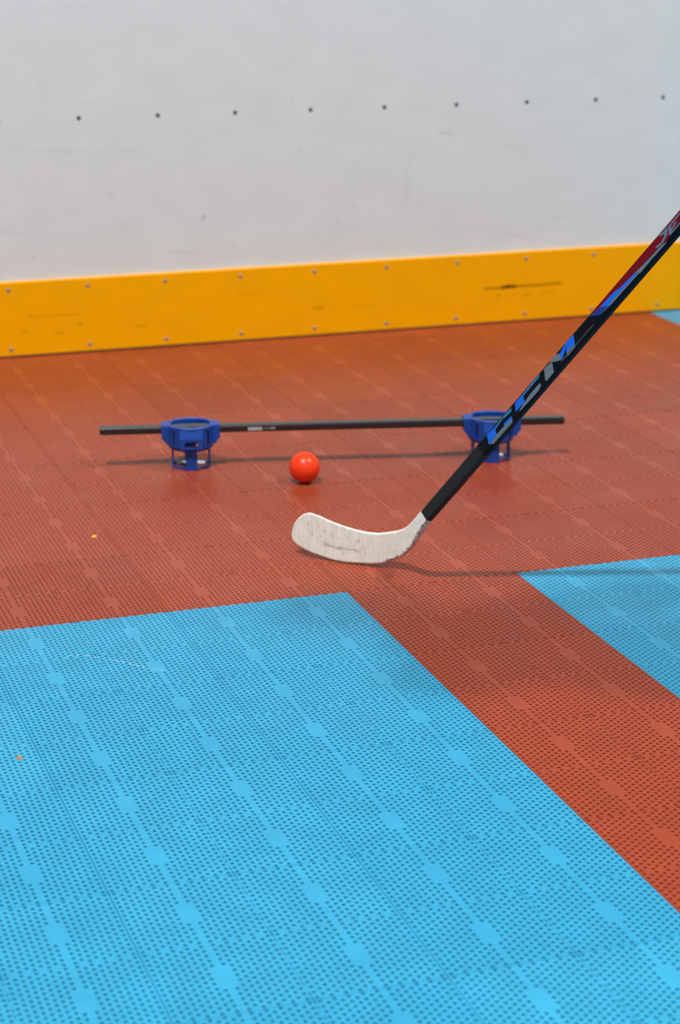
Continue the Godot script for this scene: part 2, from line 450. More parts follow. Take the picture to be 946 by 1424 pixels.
# ---------------------------------------------------------------- rounded bar section
func loop_points(hh: Vector3, nn: Vector3, r: float, steps: int) -> Array:
	# the outline of a rounded rectangle with half axes hh (height) and nn (thickness): [offset, normal, v]
	var H := hh.length()
	var T := nn.length()
	var y := hh / maxf(H, 1e-6)
	var x := nn / maxf(T, 1e-6)
	r = minf(r, minf(H, T) * 0.98)
	var pts := []
	var corner := [[T - r, H - r, 90.0], [T - r, -H + r, 0.0], [-T + r, -H + r, -90.0], [-T + r, H - r, -180.0]]
	var share := [[0.0, 0.04], [0.44, 0.5], [0.5, 0.56], [0.94, 1.0]]
	for c in 4:
		for i in steps + 1:
			var a := deg_to_rad(corner[c][2] - 90.0 * i / steps)
			var nrm := x * cos(a) + y * sin(a)
			pts.append([x * (corner[c][0] + r * cos(a)) + y * (corner[c][1] + r * sin(a)), nrm, lerpf(share[c][0], share[c][1], float(i) / steps)])
	return pts

func loft(b: Build, sections: Array, radius: float, cap_first: bool, cap_last: bool) -> void:
	# sections: [centre, half height, half thickness]
	var run := 0.0
	var before := []
	var before_u := 0.0
	for k in sections.size():
		var s: Array = sections[k]
		if k > 0:
			run += (s[0] - sections[k - 1][0]).length()
		var now := loop_points(s[1], s[2], radius, 4)
		for p in now:
			p[0] += s[0]
		if k > 0:
			for i in now.size():
				var j := (i + 1) % now.size()
				var vj: float = now[j][2] if j > 0 else 1.0
				b.tri(before[i][0], before[j][0], now[j][0], before[i][1], before[j][1], now[j][1], Vector2(before_u, before[i][2]), Vector2(before_u, vj), Vector2(run, vj))
				b.tri(before[i][0], now[j][0], now[i][0], before[i][1], now[j][1], now[i][1], Vector2(before_u, before[i][2]), Vector2(run, vj), Vector2(run, now[i][2]))
		if (k == 0 and cap_first) or (k == sections.size() - 1 and cap_last):
			var o: Vector3 = (sections[0][0] - sections[1][0]) if k == 0 else (s[0] - sections[k - 1][0])
			for i in now.size():
				b.flat(s[0], now[i][0], now[(i + 1) % now.size()][0], o)
		before = now
		before_u = run

# ---------------------------------------------------------------- things
func make_lamp(x: float, z: float, energy: float, label: String) -> void:
	var t := thing("high_bay_lamp", label, "lamp", Vector3(x, 8.5, z), "high-bay lamps under the hall ceiling")
	var h := Build.new()
	h.lathe([Vector2(0.0, 0.30), Vector2(0.06, 0.30), Vector2(0.09, 0.16), Vector2(0.30, 0.05), Vector2(0.31, 0.0), Vector2(0.285, 0.0), Vector2(0.27, 0.03), Vector2(0.0, 0.03)], 32)
	put("housing", h, plain(base(0.25, 0.26, 0.27), 0.5), t)
	var d := Build.new()
	d.lathe([Vector2(0.0, 0.026), Vector2(0.27, 0.026), Vector2(0.27, 0.012), Vector2(0.0, 0.012)], 32)
	var glow := plain(Color(0.95, 0.97, 1.0), 0.4)
	glow.emission_enabled = true
	glow.emission = Color(0.97, 0.985, 1.0)
	glow.emission_energy_multiplier = 6.0
	put("diffuser", d, glow, t)
	var c := Build.new()
	c.lathe([Vector2(0.008, 1.1), Vector2(0.008, 0.29)], 8)
	put("cord", c, plain(base(0.02, 0.02, 0.02), 0.6), t)
	var l := AreaLight3D.new()
	l.name = "lamp_light"
	l.area_size = Vector2(0.5, 0.5)
	l.light_energy = energy
	l.light_color = Color(0.985, 0.99, 0.99)
	l.area_range = 40.0
	l.area_attenuation = 2.0
	l.shadow_enabled = true
	l.rotation_degrees = Vector3(-90, 0, 0)
	t.add_child(l)
	l.position = Vector3(0, 0.006, 0)

func csg_box(parent: Node, lo: Vector3, hi: Vector3, m: Material, op := CSGShape3D.OPERATION_UNION) -> void:
	var o := CSGBox3D.new()
	o.name = "block"
	o.size = hi - lo
	o.position = (lo + hi) / 2.0
	o.material = m
	o.operation = op
	parent.add_child(o, true)

func csg_poly(parent: Node, pts: PackedVector2Array, depth: float, xf: Transform3D, m: Material, op := CSGShape3D.OPERATION_UNION) -> void:
	var o := CSGPolygon3D.new()
	o.name = "profile"
	o.polygon = pts
	o.depth = depth
	o.transform = xf
	o.material = m
	o.operation = op
	parent.add_child(o, true)

func make_holder(where: Vector3, turn: float, label: String) -> void:
	var t := thing("bar_holder", label, "holder", where, "blue bar holders of the stickhandling trainer")
	t.rotation.y = turn
	var blue := plain(base(0.002, 0.054, 0.30), 0.4)
	var c := CSGCombiner3D.new()
	c.name = "cup_body"
	t.add_child(c)
	var ring := CSGPolygon3D.new()
	ring.name = "ring"
	ring.mode = CSGPolygon3D.MODE_SPIN
	ring.spin_sides = 48
	ring.smooth_faces = false
	ring.polygon = PackedVector2Array([Vector2(0.030, 0.041), Vector2(0.043, 0.041), Vector2(0.0485, 0.0445), Vector2(0.051, 0.051), Vector2(0.051, 0.086), Vector2(0.0515, 0.089), Vector2(0.0515, 0.094), Vector2(0.0505, 0.095), Vector2(0.043, 0.095), Vector2(0.042, 0.094), Vector2(0.042, 0.046), Vector2(0.030, 0.045)])
	ring.material = blue
	c.add_child(ring)
	# clamp blocks on both ends of the bar's way
	for s in [-1.0, 1.0]:
		var outline := PackedVector2Array()
		for p in [Vector2(0.0435, 0.0945), Vector2(0.062, 0.0945), Vector2(0.063, 0.0935), Vector2(0.063, 0.067), Vector2(0.0565, 0.060), Vector2(0.0535, 0.054), Vector2(0.0435, 0.054)]:
			outline.append(Vector2(p.x * s, p.y))
		csg_poly(c, outline, 0.042, Transform3D(Basis(), Vector3(0, 0, 0.021)), blue)
	# front and rear boss with a sloping top and a window
	for s in [-1.0, 1.0]:
		var side := PackedVector2Array([Vector2(0.0425, 0.090), Vector2(0.0505, 0.090), Vector2(0.0555, 0.073), Vector2(0.0555, 0.050), Vector2(0.0505, 0.045), Vector2(0.0425, 0.045)])
		# polygon x -> radial, y -> up, extruded across
		var bs := Basis(Vector3(0, 0, s), Vector3(0, 1, 0), Vector3(-s, 0, 0))
		csg_poly(c, side, 0.050, Transform3D(bs, Vector3(-s * 0.025, 0, 0)), blue)
		csg_box(c, Vector3(-0.0145, 0.0535, minf(s * 0.035, s * 0.07)), Vector3(0.0145, 0.067, maxf(s * 0.035, s * 0.07)), blue, CSGShape3D.OPERATION_SUBTRACTION)
		for q in [-1.0, 1.0]:
			csg_box(c, Vector3(q * 0.0365 - 0.0024, 0.053, minf(s * 0.026, s * 0.06)), Vector3(q * 0.0365 + 0.0024, 0.087, maxf(s * 0.026, s * 0.06)), blue, CSGShape3D.OPERATION_SUBTRACTION)
	# way for the bar
	csg_box(c, Vector3(-0.07, 0.0745, -0.0146), Vector3(0.07, 0.0915, 0.0146), blue, CSGShape3D.OPERATION_SUBTRACTION)
	# legs
	for s in [-1.0, 1.0]:
		var f := Build.new()
		f.bevel_box(Vector3(-0.0125, 0.0, 0.0), Vector3(0.0125, 0.043, 0.006), 0.0008)
		var leg := put("leg", f, blue, t)
		leg.position = Vector3(0, 0, 0.0385 if s > 0 else -0.0445)
		var g := Build.new()
		g.bevel_box(Vector3(-0.002, 0.0, -0.013), Vector3(0.002, 0.043, 0.013), 0.0006)
		var side_leg := put("leg", g, blue, t)
		side_leg.position = Vector3(s * 0.0395, 0, 0)
	for sx in [-1.0, 1.0]:
		for sz in [-1.0, 1.0]:
			var a := Vector3(sx * 0.039, 0.0025, sz * 0.0115)
			var e := Vector3(sx * 0.0115, 0.0025, sz * 0.0405)
			var st := Build.new()
			var len_ := a.distance_to(e)
			st.bevel_box(Vector3(-len_ / 2, -0.002, -0.0015), Vector3(len_ / 2, 0.0025, 0.0015), 0.0004)
			var strut := put("base_strut", st, blue, t)
			strut.position = (a + e) / 2.0
			strut.rotation.y = -atan2(e.z - a.z, e.x - a.x)
	var pad := Build.new()
	pad.bevel_box(Vector3(-0.031, 0.0002, -0.033), Vector3(0.031, 0.0042, -0.008), 0.001)
	var p := put("foot_pad", pad, plain(base(0.72, 0.72, 0.74), 0.55), t)
	p.set_meta("label", "white pad between the feet")

func polygon_on(b: Build, outline: PackedVector2Array, limit: float, flat_half: float, r: float, lift: float, origin: Vector3, along: Vector3, across: Vector3, out: Vector3) -> void:
	# lays a printed outline on the broad face of the shaft, round over its edges
	var strips := [[-flat_half, flat_half]]
	var steps := 4
	for i in steps:
		var a0 := flat_half + (limit - flat_half) * i / steps
		var a1 := flat_half + (limit - flat_half) * (i + 1) / steps
		strips.append([a0, a1])
		strips.append([-a1, -a0])
	for s in strips:
		var cut := PackedVector2Array([Vector2(-1, s[0]), Vector2(3, s[0]), Vector2(3, s[1]), Vector2(-1, s[1])])
		for piece in Geometry2D.intersect_polygons(outline, cut):
			if Geometry2D.is_polygon_clockwise(piece):
				piece.reverse()
			var idx := Geometry2D.triangulate_polygon(piece)
			for k in range(0, idx.size(), 3):
				var p := []
				for q in 3:
					var c: Vector2 = piece[idx[k + q]]
					var over := maxf(absf(c.y) - flat_half, 0.0)
					var drop := r - sqrt(maxf(r * r - over * over, 0.0))
					p.append(origin + along * c.x + across * c.y + out * (lift - drop))
				if (p[1] - p[0]).cross(p[2] - p[0]).length() > 1e-12:
					b.flat(p[0], p[1], p[2], out)

func make_stick() -> void:
	var t := thing("hockey_stick", "black hockey stick with white taped blade, blue and red graphics on its shaft", "hockey stick")
	# tape on blade and hosel
	var img := Image.create(1024, 256, true, Image.FORMAT_RGB8)
	var f := FastNoiseLite.new()
	f.seed = 5
	f.frequency = 0.02
	f.fractal_octaves = 4
	var r := RandomNumberGenerator.new()
	r.seed = 11
	var edges := []
	for k in 40:
		edges.append(k * 26.0 + r.randf_range(-3, 3))
	for y in 256:
		for x in 1024:
			var k := 1.0 + 0.05 * f.get_noise_2d(x, y) + 0.03 * f.get_noise_2d(x * 8.0, y * 1.2) + 0.02 * f.get_noise_2d(x * 3.0, y * 14.0)
			var c := Color(0.875 * k, 0.852 * k, 0.805 * k)
			var wrap := edges[clampi(int(x / 26.0 + 0.5), 0, 39)] as float
			var d := absf(x - wrap - 2.5 * sin(y * 0.03))
			c = c.lerp(Color(0.55, 0.53, 0.50), clampf(1.2 - d * 0.8, 0.0, 1.0) * (0.22 + 0.3 * maxf(f.get_noise_2d(x, y * 2.0 + 400.0), 0.0)))
			img.set_pixel(x, y, c)
	# rubbed dirt: a grey line along the lower third, specks, the worn heel
	var dabs := []
	for k in 60:
		dabs.append([r.randf_range(190, 420), 77 + r.randf_range(-4, 4), r.randf_range(8, 26), r.randf_range(1.5, 3.0), Color(0.32, 0.30, 0.28), r.randf_range(0.05, 0.16)])
	for k in 40:
		dabs.append([r.randf_range(120, 480), r.randf_range(40, 90), r.randf_range(6, 18), r.randf_range(4, 12), Color(0.5, 0.45, 0.42), r.randf_range(0.04, 0.13)])
	for k in 90:
		dabs.append([r.randf_range(560, 1000), 114 + r.randf_range(-6, 10), r.randf_range(4, 16), r.randf_range(2, 7), Color(0.22, 0.22, 0.24), r.randf_range(0.15, 0.5)])
	dabs.append([112.0, 32.0, 7.0, 5.0, Color(0.42, 0.50, 0.46), 0.35])
	dabs.append([212.0, 42.0, 11.0, 7.0, Color(0.75, 0.52, 0.38), 0.4])
	dabs.append([180.0, 35.0, 7.0, 4.0, Color(0.55, 0.5, 0.45), 0.3])
	for k in 30:
		dabs.append([r.randf_range(60, 700), r.randf_range(6, 108), r.randf_range(2, 4), r.randf_range(2, 4), Color(0.3, 0.32, 0.33), r.randf_range(0.1, 0.35)])
	for q in dabs:
		for y in range(maxi(0, int(q[1] - q[3])), mini(256, int(q[1] + q[3]) + 1)):
			for x in range(maxi(0, int(q[0] - q[2])), mini(1024, int(q[0] + q[2]) + 1)):
				var e := Vector2((x - q[0]) / q[2], (y - q[1]) / q[3]).length()
				if e < 1.0:
					img.set_pixel(x, y, img.get_pixel(x, y).lerp(q[4], q[5] * (1.0 - e * e)))
	img.generate_mipmaps()
	var tape := plain(Color.WHITE, 0.85, 0.3)
	tape.albedo_texture = ImageTexture.create_from_image(img)
	tape.uv1_scale = Vector3(1.0 / 0.36, 1.0, 1.0)
	var b := Build.new()
	loft(b, blade_sections, 0.0042, true, true)
	var blade := put("taped_blade", b, tape, t)
	blade.set_meta("label", "white cloth tape over blade and heel")
	# shaft
	var hh := STICK_EDGE * 0.013
	var nn := STICK_FACE * 0.008
	var cut := 0.335
	var end := 1.47
	var low := Build.new()
	# the tape ends in a slanted line, so the bare shaft begins inside it
	loft(low, [[STICK_HEEL + STICK_AXIS * (TAPE_END - 0.001), hh * 0.95, nn * 0.94], [STICK_HEEL + STICK_AXIS * cut, hh * 0.98, nn * 0.98]], 0.0035, true, true)
	put("lower_shaft", low, plain(base(0.012, 0.015, 0.016), 0.55, 0.4), t)
	var up := Build.new()
	loft(up, [[STICK_HEEL + STICK_AXIS * cut, hh, nn], [STICK_HEEL + STICK_AXIS * end, hh, nn]], 0.0035, true, true)
	var shaft := put("shaft", up, plain(base(0.004, 0.006, 0.009), 0.4, 0.25), t)
	var inks := {
		"blue": plain(base(0.0, 0.12, 0.66), 0.4), "teal": plain(base(0.02, 0.16, 0.35), 0.4), "silver": plain(base(0.12, 0.16, 0.185), 0.4),
		"steel": plain(base(0.10, 0.15, 0.20), 0.4), "gold": plain(base(0.06, 0.05, 0.045), 0.4), "navy": plain(base(0.006, 0.035, 0.22), 0.35), "red": plain(base(0.15, 0.003, 0.008), 0.45, 0.3)}
	var part_names := {"blue": "lettering", "teal": "lettering", "silver": "lettering", "steel": "lettering", "gold": "pinstripe", "navy": "graphic_panel", "red": "graphic_panel"}
	var layer := 0
	for g in shaft_print:
		layer += 1
		var pb := Build.new()
		polygon_on(pb, g[1], 0.0126, 0.0095, 0.0035, (0.00014 if g[0] in ["red", "navy"] else 0.0003) + layer * 0.000005, STICK_HEEL + STICK_FACE * 0.008, STICK_AXIS, STICK_EDGE, STICK_FACE)
		if pb.v.size():
			put(part_names[g[0]], pb, inks[g[0]], shaft)
	var dark_red := plain(base(0.05, 0.002, 0.003), 0.45)
	for g in edge_print:
		var pb := Build.new()
		polygon_on(pb, g, 0.0075, 0.0045, 0.0035, 0.00018, STICK_HEEL - STICK_EDGE * 0.01295, STICK_AXIS, STICK_FACE, -STICK_EDGE)
		if pb.v.size():
			put("edge_lettering", pb, dark_red, shaft)
	# grip tape and knob above the picture
	var grip := Build.new()
	var gs := []
	for k in 21:
		var s := 1.24 + 0.21 * k / 20.0
		gs.append([STICK_HEEL + STICK_AXIS * s, hh * (1.06 + 0.02 * (k % 2)), nn * (1.09 + 0.02 * (k % 2))])
	loft(grip, gs, 0.004, true, true)
	put("grip_tape", grip, plain(base(0.02, 0.02, 0.02), 0.9), t)
	var knob := Build.new()
	loft(knob, [[STICK_HEEL + STICK_AXIS * 1.45, hh * 1.25, nn * 1.35], [STICK_HEEL + STICK_AXIS * 1.476, hh * 1.25, nn * 1.35]], 0.006, true, true)
	put("butt_knob", knob, plain(base(0.02, 0.02, 0.02), 0.9), t)

func make_bar() -> void:
	var a := Vector3(0.2545, 0.083, -0.9365)
	var e := Vector3(1.2420, 0.083, -0.7050)
	var mid := (a + e) / 2.0
	var t := thing("training_bar", "long black bar held level through the two blue holders", "bar", mid)
	t.rotation.y = -atan2(e.z - a.z, e.x - a.x)
	var L := a.distance_to(e) / 2.0
	var b := Build.new()
	var n := Vector3(0, 0, 0.0135)
	var h := Vector3(0, 0.0079, 0)
	loft(b, [[Vector3(-L, 0, 0), h * 0.9, n * 0.94], [Vector3(-L + 0.0012, 0, 0), h, n], [Vector3(L - 0.0012, 0, 0), h, n], [Vector3(L, 0, 0), h * 0.9, n * 0.94]], 0.0035, true, true)
	put("shaft", b, plain(base(0.014, 0.0135, 0.013), 0.24, 0.6), t)
	# white print on its front: a block and small smudged letters
	var white := plain(base(0.42, 0.39, 0.39), 0.5)
	var x0 := -L + 0.319
	for s in [[0.0, 0.0305, -0.0045, 0.0030]]:
		var pb := Build.new()
		pb.box(Vector3(x0 + s[0], s[2], 0.0134), Vector3(x0 + s[1], s[3], 0.01365))
		put("printed_block", pb, white, t)
	var pale := plain(base(0.20, 0.18, 0.18), 0.5)
	for k in 7:
		var pb := Build.new()
		var x := x0 + 0.0328 + k * 0.0040
		pb.box(Vector3(x, -0.0022, 0.0134), Vector3(x + (0.0030 if k % 3 else 0.0022), 0.0016 if k > 3 else 0.0010, 0.01362))
		put("printed_letter", pb, pale if k < 4 else white, t)

func make_ball() -> void:
	var R := 0.0328
	var t := thing("street_hockey_ball", "bright orange-red smooth plastic ball on the floor between bar and blade", "ball", Vector3(0.638, 0.0, -0.688))
	var b := Build.new()
	var tilt := Basis.from_euler(Vector3(0.5, 0.0, 0.9))
	var rows := 48
	var cols := 64
	var pt := func(i: int, j: int) -> Vector3:
		var la := PI * i / rows - PI / 2.0
		var lo := TAU * j / cols
		var rr := R - 0.00025 * exp(-pow(la / 0.03, 2.0))     # the fine moulding seam
		return tilt * (Vector3(cos(la) * cos(lo), sin(la), cos(la) * sin(lo)) * rr)
	for i in rows:
		for j in cols:
			var p: Vector3 = pt.call(i, j)
			var q: Vector3 = pt.call(i + 1, j)
			var s: Vector3 = pt.call(i + 1, j + 1)
			var u: Vector3 = pt.call(i, j + 1)
			b.tri(p, q, s, p.normalized(), q.normalized(), s.normalized())
			b.tri(p, s, u, p.normalized(), s.normalized(), u.normalized())
	var m := plain(base(0.93, 0.052, 0.010), 0.3, 0.4)
	var o := put("shell", b, m, t)
	o.position = Vector3(0, R, 0)

func make_crumb(called: String, label: String, where: Vector3, size: Vector3, turn: float, m: Material, seed_value: int) -> void:
	# a small irregular flake: a bent, faceted chip
	var t := thing(called, label, "debris", where)
	t.rotation.y = turn
	var r := RandomNumberGenerator.new()
	r.seed = seed_value
	var b := Build.new()
	var ring := []
	var n := 9
	for k in n:
		var a := TAU * k / n
		var q := r.randf_range(0.75, 1.0)
		ring.append(Vector3(cos(a) * size.x * q, 0, sin(a) * size.z * q))
	var topc := Vector3(r.randf_range(-0.2, 0.2) * size.x, size.y, r.randf_range(-0.2, 0.2) * size.z)
	for k in n:
		var a: Vector3 = ring[k]
		var c: Vector3 = ring[(k + 1) % n]
		var up_a := a * 0.72 + Vector3(0, size.y * (0.55 + 0.4 * sin(k * 2.1)), 0)
		var up_c := c * 0.72 + Vector3(0, size.y * (0.55 + 0.4 * sin(((k + 1) % n) * 2.1)), 0)
		b.quad(a, c, up_c, up_a, (a + c) + Vector3.UP * 0.001)
		b.flat(up_a, up_c, topc, Vector3.UP)
		b.flat(a, c, Vector3.ZERO, Vector3.DOWN)
	put("flake", b, m, t)

func screw(parent: Node, x: float, y: float, z: float, size: float, m: Material, shared: Array) -> void:
	if shared.is_empty():
		var b := Build.new()
		b.lathe([Vector2(0.0, 0.0004), Vector2(0.0018, 0.0004), Vector2(0.0022, 0.0016), Vector2(0.0040, 0.0014), Vector2(0.0054, 0.0002), Vector2(0.0054, -0.002)], 16)
		shared.append(b.mesh(m))
	var o := MeshInstance3D.new()
	o.name = "screw"
	o.mesh = shared[0]
	parent.add_child(o, true)
	o.position = Vector3(x, y, z)
	o.rotation_degrees.x = 90
	o.scale = Vector3(size, 1.0, size)

# ---------------------------------------------------------------- the player, standing just outside the picture
func field_mesh(b: Build, bones: Array, cell: float, blend: float) -> void:
	# bones: [a, b, radius at a, radius at b]; a smooth union of tapered capsules, meshed as surface nets
	var lo := Vector3.INF
	var hi := -Vector3.INF
	for q in bones:
		var r: float = maxf(q[2], q[3]) + blend + cell * 2.0
		for e in 2:
			lo = lo.min(q[e] - Vector3.ONE * r)
			hi = hi.max(q[e] + Vector3.ONE * r)
	var nx := int((hi.x - lo.x) / cell) + 2
	var ny := int((hi.y - lo.y) / cell) + 2
	var nz := int((hi.z - lo.z) / cell) + 2
	var f := PackedFloat32Array()
	f.resize(nx * ny * nz)
	f.fill(1.0)
	for q in bones:
		var a: Vector3 = q[0]
		var ab: Vector3 = q[1] - a
		var l2 := maxf(ab.length_squared(), 1e-9)
		var ra: float = q[2]
		var rb: float = q[3]
		var r := maxf(ra, rb) + blend + cell * 1.5
		var c0: Vector3 = (a.min(q[1]) - Vector3.ONE * r - lo) / cell
		var c1: Vector3 = (a.max(q[1]) + Vector3.ONE * r - lo) / cell
		for iz in range(maxi(int(c0.z), 0), mini(int(c1.z) + 1, nz)):
			for iy in range(maxi(int(c0.y), 0), mini(int(c1.y) + 1, ny)):
				var row := (iz * ny + iy) * nx
				for ix in range(maxi(int(c0.x), 0), mini(int(c1.x) + 1, nx)):
					var p := lo + Vector3(ix, iy, iz) * cell - a
					var t := clampf(p.dot(ab) / l2, 0.0, 1.0)
					var d := (p - ab * t).length() - lerpf(ra, rb, t)
					var o := f[row + ix]
					var h := maxf(blend - absf(d - o), 0.0) / blend
					f[row + ix] = minf(d, o) - h * h * blend * 0.25
	var at := {}
	var pts := []
	var nrm := []
	var sx := 1
	var sy := nx
	var sz := nx * ny
	var corner := [0, sx, sy, sx + sy, sz, sx + sz, sy + sz, sx + sy + sz]
	var edges := [[0, 1], [2, 3], [4, 5], [6, 7], [0, 2], [1, 3], [4, 6], [5, 7], [0, 4], [1, 5], [2, 6], [3, 7]]
	for iz in nz - 1:
		for iy in ny - 1:
			var row := (iz * ny + iy) * nx
			for ix in nx - 1:
				var i := row + ix
				var v0 := f[i]
				if v0 > cell * 2.5 or v0 < -cell * 2.5:
					continue
				var neg := 0
				for c in corner:
					if f[i + c] < 0.0:
						neg += 1
				if neg == 0 or neg == 8:
					continue
				var s := Vector3.ZERO
				var n := 0
				for e in edges:
					var u: float = f[i + corner[e[0]]]
					var w: float = f[i + corner[e[1]]]
					if (u < 0.0) != (w < 0.0):
						var t := u / (u - w)
						var p0 := Vector3(e[0] & 1, (e[0] >> 1) & 1, e[0] >> 2)
						var p1 := Vector3(e[1] & 1, (e[1] >> 1) & 1, e[1] >> 2)
						s += p0.lerp(p1, t)
						n += 1
				at[i] = pts.size()
				pts.append(lo + (Vector3(ix, iy, iz) + s / n) * cell)
				nrm.append(Vector3(f[i + sx] + f[i + sx + sy + sz] - f[i] - f[i + sy + sz], f[i + sy] + f[i + sx + sy + sz] - f[i] - f[i + sx + sz], f[i + sz] + f[i + sx + sy + sz] - f[i] - f[i + sx + sy]).normalized())
	var stride := [sx, sy, sz]
	for i in at:
		var v0 := f[i]
		for ax in 3:
			var w := f[i + stride[ax]]
			if (v0 < 0.0) == (w < 0.0):
				continue
			var u: int = stride[(ax + 1) % 3]
			var t: int = stride[(ax + 2) % 3]
			if not (at.has(i - u) and at.has(i - t) and at.has(i - u - t)):
				continue
			var a: int = at[i]
			var c: int = at[i - u]
			var d: int = at[i - u - t]
			var e: int = at[i - t]
			b.tri(pts[a], pts[c], pts[d], nrm[a], nrm[c], nrm[d])
			b.tri(pts[a], pts[d], pts[e], nrm[a], nrm[d], nrm[e])

func make_player() -> void:
	var foot := Vector3(1.47, 0.0, 0.77)
	var F := Vector3(-0.55, 0, -0.835).normalized()
	var R := F.cross(Vector3.UP)
	var J := func(r: float, u: float, f: float) -> Vector3: return R * r + Vector3.UP * u + F * f
	var t := thing("person", "person in dark shirt and trousers bending over, gripping the hockey stick", "person", foot)
	var skin := plain(base(0.42, 0.24, 0.16), 0.55)
	var cloth := plain(base(0.03, 0.034, 0.045), 0.9)
	var denim := plain(base(0.02, 0.022, 0.028), 0.9)
	var leather := plain(base(0.025, 0.025, 0.03), 0.7)
	var pelvis: Vector3 = J.call(0, 0.93, -0.14)
	var chest: Vector3 = J.call(0, 1.22, 0.05)
	var collar: Vector3 = J.call(0, 1.40, 0.15)
	var head: Vector3 = J.call(0, 1.56, 0.24)
	var grip := [STICK_HEEL + STICK_AXIS * 1.20 - foot, STICK_HEEL + STICK_AXIS * 1.38 - foot]   # left hand low, right hand at the knob
	var body := []
	var shirt := []
	var trousers := []
	var gloves := []
	var shoes := []
	body += [[pelvis, chest, 0.125, 0.125], [chest, collar, 0.125, 0.07], [collar, head - Vector3.UP * 0.05, 0.055, 0.052]]
	shirt += [[pelvis + Vector3(0, -0.03, 0), pelvis, 0.165, 0.162], [pelvis, chest, 0.155, 0.152], [chest, collar - F * 0.01, 0.15, 0.085]]
	trousers += [[pelvis - Vector3.UP * 0.02, pelvis + Vector3.UP * 0.06, 0.15, 0.142]]
	for i in 2:
		var s := -1.0 if i == 0 else 1.0
		var hip: Vector3 = J.call(s * 0.085, 0.89, -0.12)
		var knee: Vector3 = J.call(s * 0.16, 0.50, 0.05)
		var ankle: Vector3 = J.call(s * 0.20, 0.10, -0.05)
		var toe: Vector3 = J.call(s * 0.235, 0.035, 0.14)
		var heel: Vector3 = J.call(s * 0.195, 0.04, -0.09)
		body += [[hip, knee, 0.085, 0.056], [knee, ankle, 0.056, 0.04], [ankle, toe, 0.03, 0.016]]
		trousers += [[hip, knee, 0.108, 0.078], [knee, ankle, 0.078, 0.066]]
		shoes += [[heel, J.call(s * 0.22, 0.045, 0.07), 0.04, 0.044], [J.call(s * 0.22, 0.045, 0.07), toe, 0.044, 0.034], [ankle - Vector3.UP * 0.01, J.call(s * 0.215, 0.065, 0.05), 0.052, 0.046]]
		var shoulder: Vector3 = J.call(s * 0.175, 1.37, 0.11)
		# palm beside the shaft, fingers closed round it
		var g: Vector3 = grip[i]
		var back := (shoulder - g)
		back = (back - STICK_AXIS * back.dot(STICK_AXIS)).normalized()
		var over := STICK_AXIS.cross(back).normalized()
		var wrist := g + back * 0.085 - STICK_AXIS * 0.01
		var reach := shoulder.distance_to(wrist)
		var bend := sqrt(maxf(0.30 * 0.30 - reach * reach / 4.0, 0.0025))
		var elbow := (shoulder + wrist) / 2.0 + (R * s * 0.75 - Vector3.UP * 0.6 - F * 0.2).normalized() * bend
		body += [[collar - Vector3.UP * 0.04, shoulder, 0.06, 0.058], [shoulder, elbow, 0.052, 0.042], [elbow, wrist, 0.042, 0.029], [wrist, g + back * 0.04, 0.03, 0.026]]
		shirt += [[collar - Vector3.UP * 0.06, shoulder, 0.085, 0.078], [shoulder, shoulder.lerp(elbow, 0.95), 0.074, 0.064]]
		gloves += [[wrist + back * 0.03, wrist, 0.047, 0.042], [wrist, g + back * 0.036 + STICK_AXIS * 0.02, 0.04, 0.027], [wrist, g + back * 0.036 - STICK_AXIS * 0.028, 0.036, 0.025]]
		for k in 4:
			var c := g + STICK_AXIS * (0.036 - 0.024 * k)
			var rad: float = [0.0285, 0.030, 0.0295, 0.0275][k]
			var last := c + back * rad
			for j in 4:
				var a := -s * (j + 1) * ([0.98, 1.02, 1.0, 0.92][k] as float)
				var p := c + (back * cos(a) + over * sin(a)) * rad
				gloves.append([last, p, 0.0115, 0.0108 - 0.0004 * j])
				last = p
		var base_ := g + back * 0.04 + STICK_AXIS * 0.03 * -1.0
		var t1 := g + (back * cos(s * 1.0) + over * sin(s * 1.0)) * 0.034 - STICK_AXIS * 0.035
		var t2 := g + (back * cos(s * 2.0) + over * sin(s * 2.0)) * 0.030 - STICK_AXIS * 0.045
		gloves += [[base_, t1, 0.017, 0.014], [t1, t2, 0.014, 0.0115]]
	var bb := Build.new()
	field_mesh(bb, body, 0.015, 0.05)
	# head with brow, nose, jaw and ears, on its own finer grid
	var look := (F * 0.75 - Vector3.UP * 0.65).normalized()
	var crown := R.cross(look).normalized()
	if crown.y < 0:
		crown = -crown
	var at_head := func(r: float, u: float, f: float) -> Vector3: return head + R * r + crown * u + look * f
	field_mesh(bb, [
		[at_head.call(0, 0.03, -0.02), at_head.call(0, 0.035, 0.015), 0.083, 0.078],
		[at_head.call(0, -0.02, 0.03), at_head.call(0, -0.085, 0.05), 0.06, 0.034],
		[at_head.call(0, 0.0, 0.085), at_head.call(0, -0.035, 0.105), 0.009, 0.014],
		[at_head.call(-0.035, 0.018, 0.078), at_head.call(0.035, 0.018, 0.078), 0.012, 0.012],
		[at_head.call(-0.02, -0.068, 0.078), at_head.call(0.02, -0.068, 0.078), 0.009, 0.009],
		[at_head.call(-0.083, 0.01, 0.0), at_head.call(-0.083, -0.03, 0.005), 0.012, 0.009],
		[at_head.call(0.083, 0.01, 0.0), at_head.call(0.083, -0.03, 0.005), 0.012, 0.009],
		[at_head.call(0, -0.03, -0.03), collar, 0.055, 0.055]], 0.007, 0.02)
	put("body", bb, skin, t)
	for s in [-1.0, 1.0]:
		var eb := Build.new()
		eb.lathe([Vector2(0.0, -0.011), Vector2(0.008, -0.008), Vector2(0.011, 0.0), Vector2(0.008, 0.008), Vector2(0.0, 0.011)], 12, at_head.call(s * 0.031, -0.004, 0.079))
		put("eye", eb, plain(base(0.05, 0.04, 0.035), 0.2), t)
	var hb := Build.new()
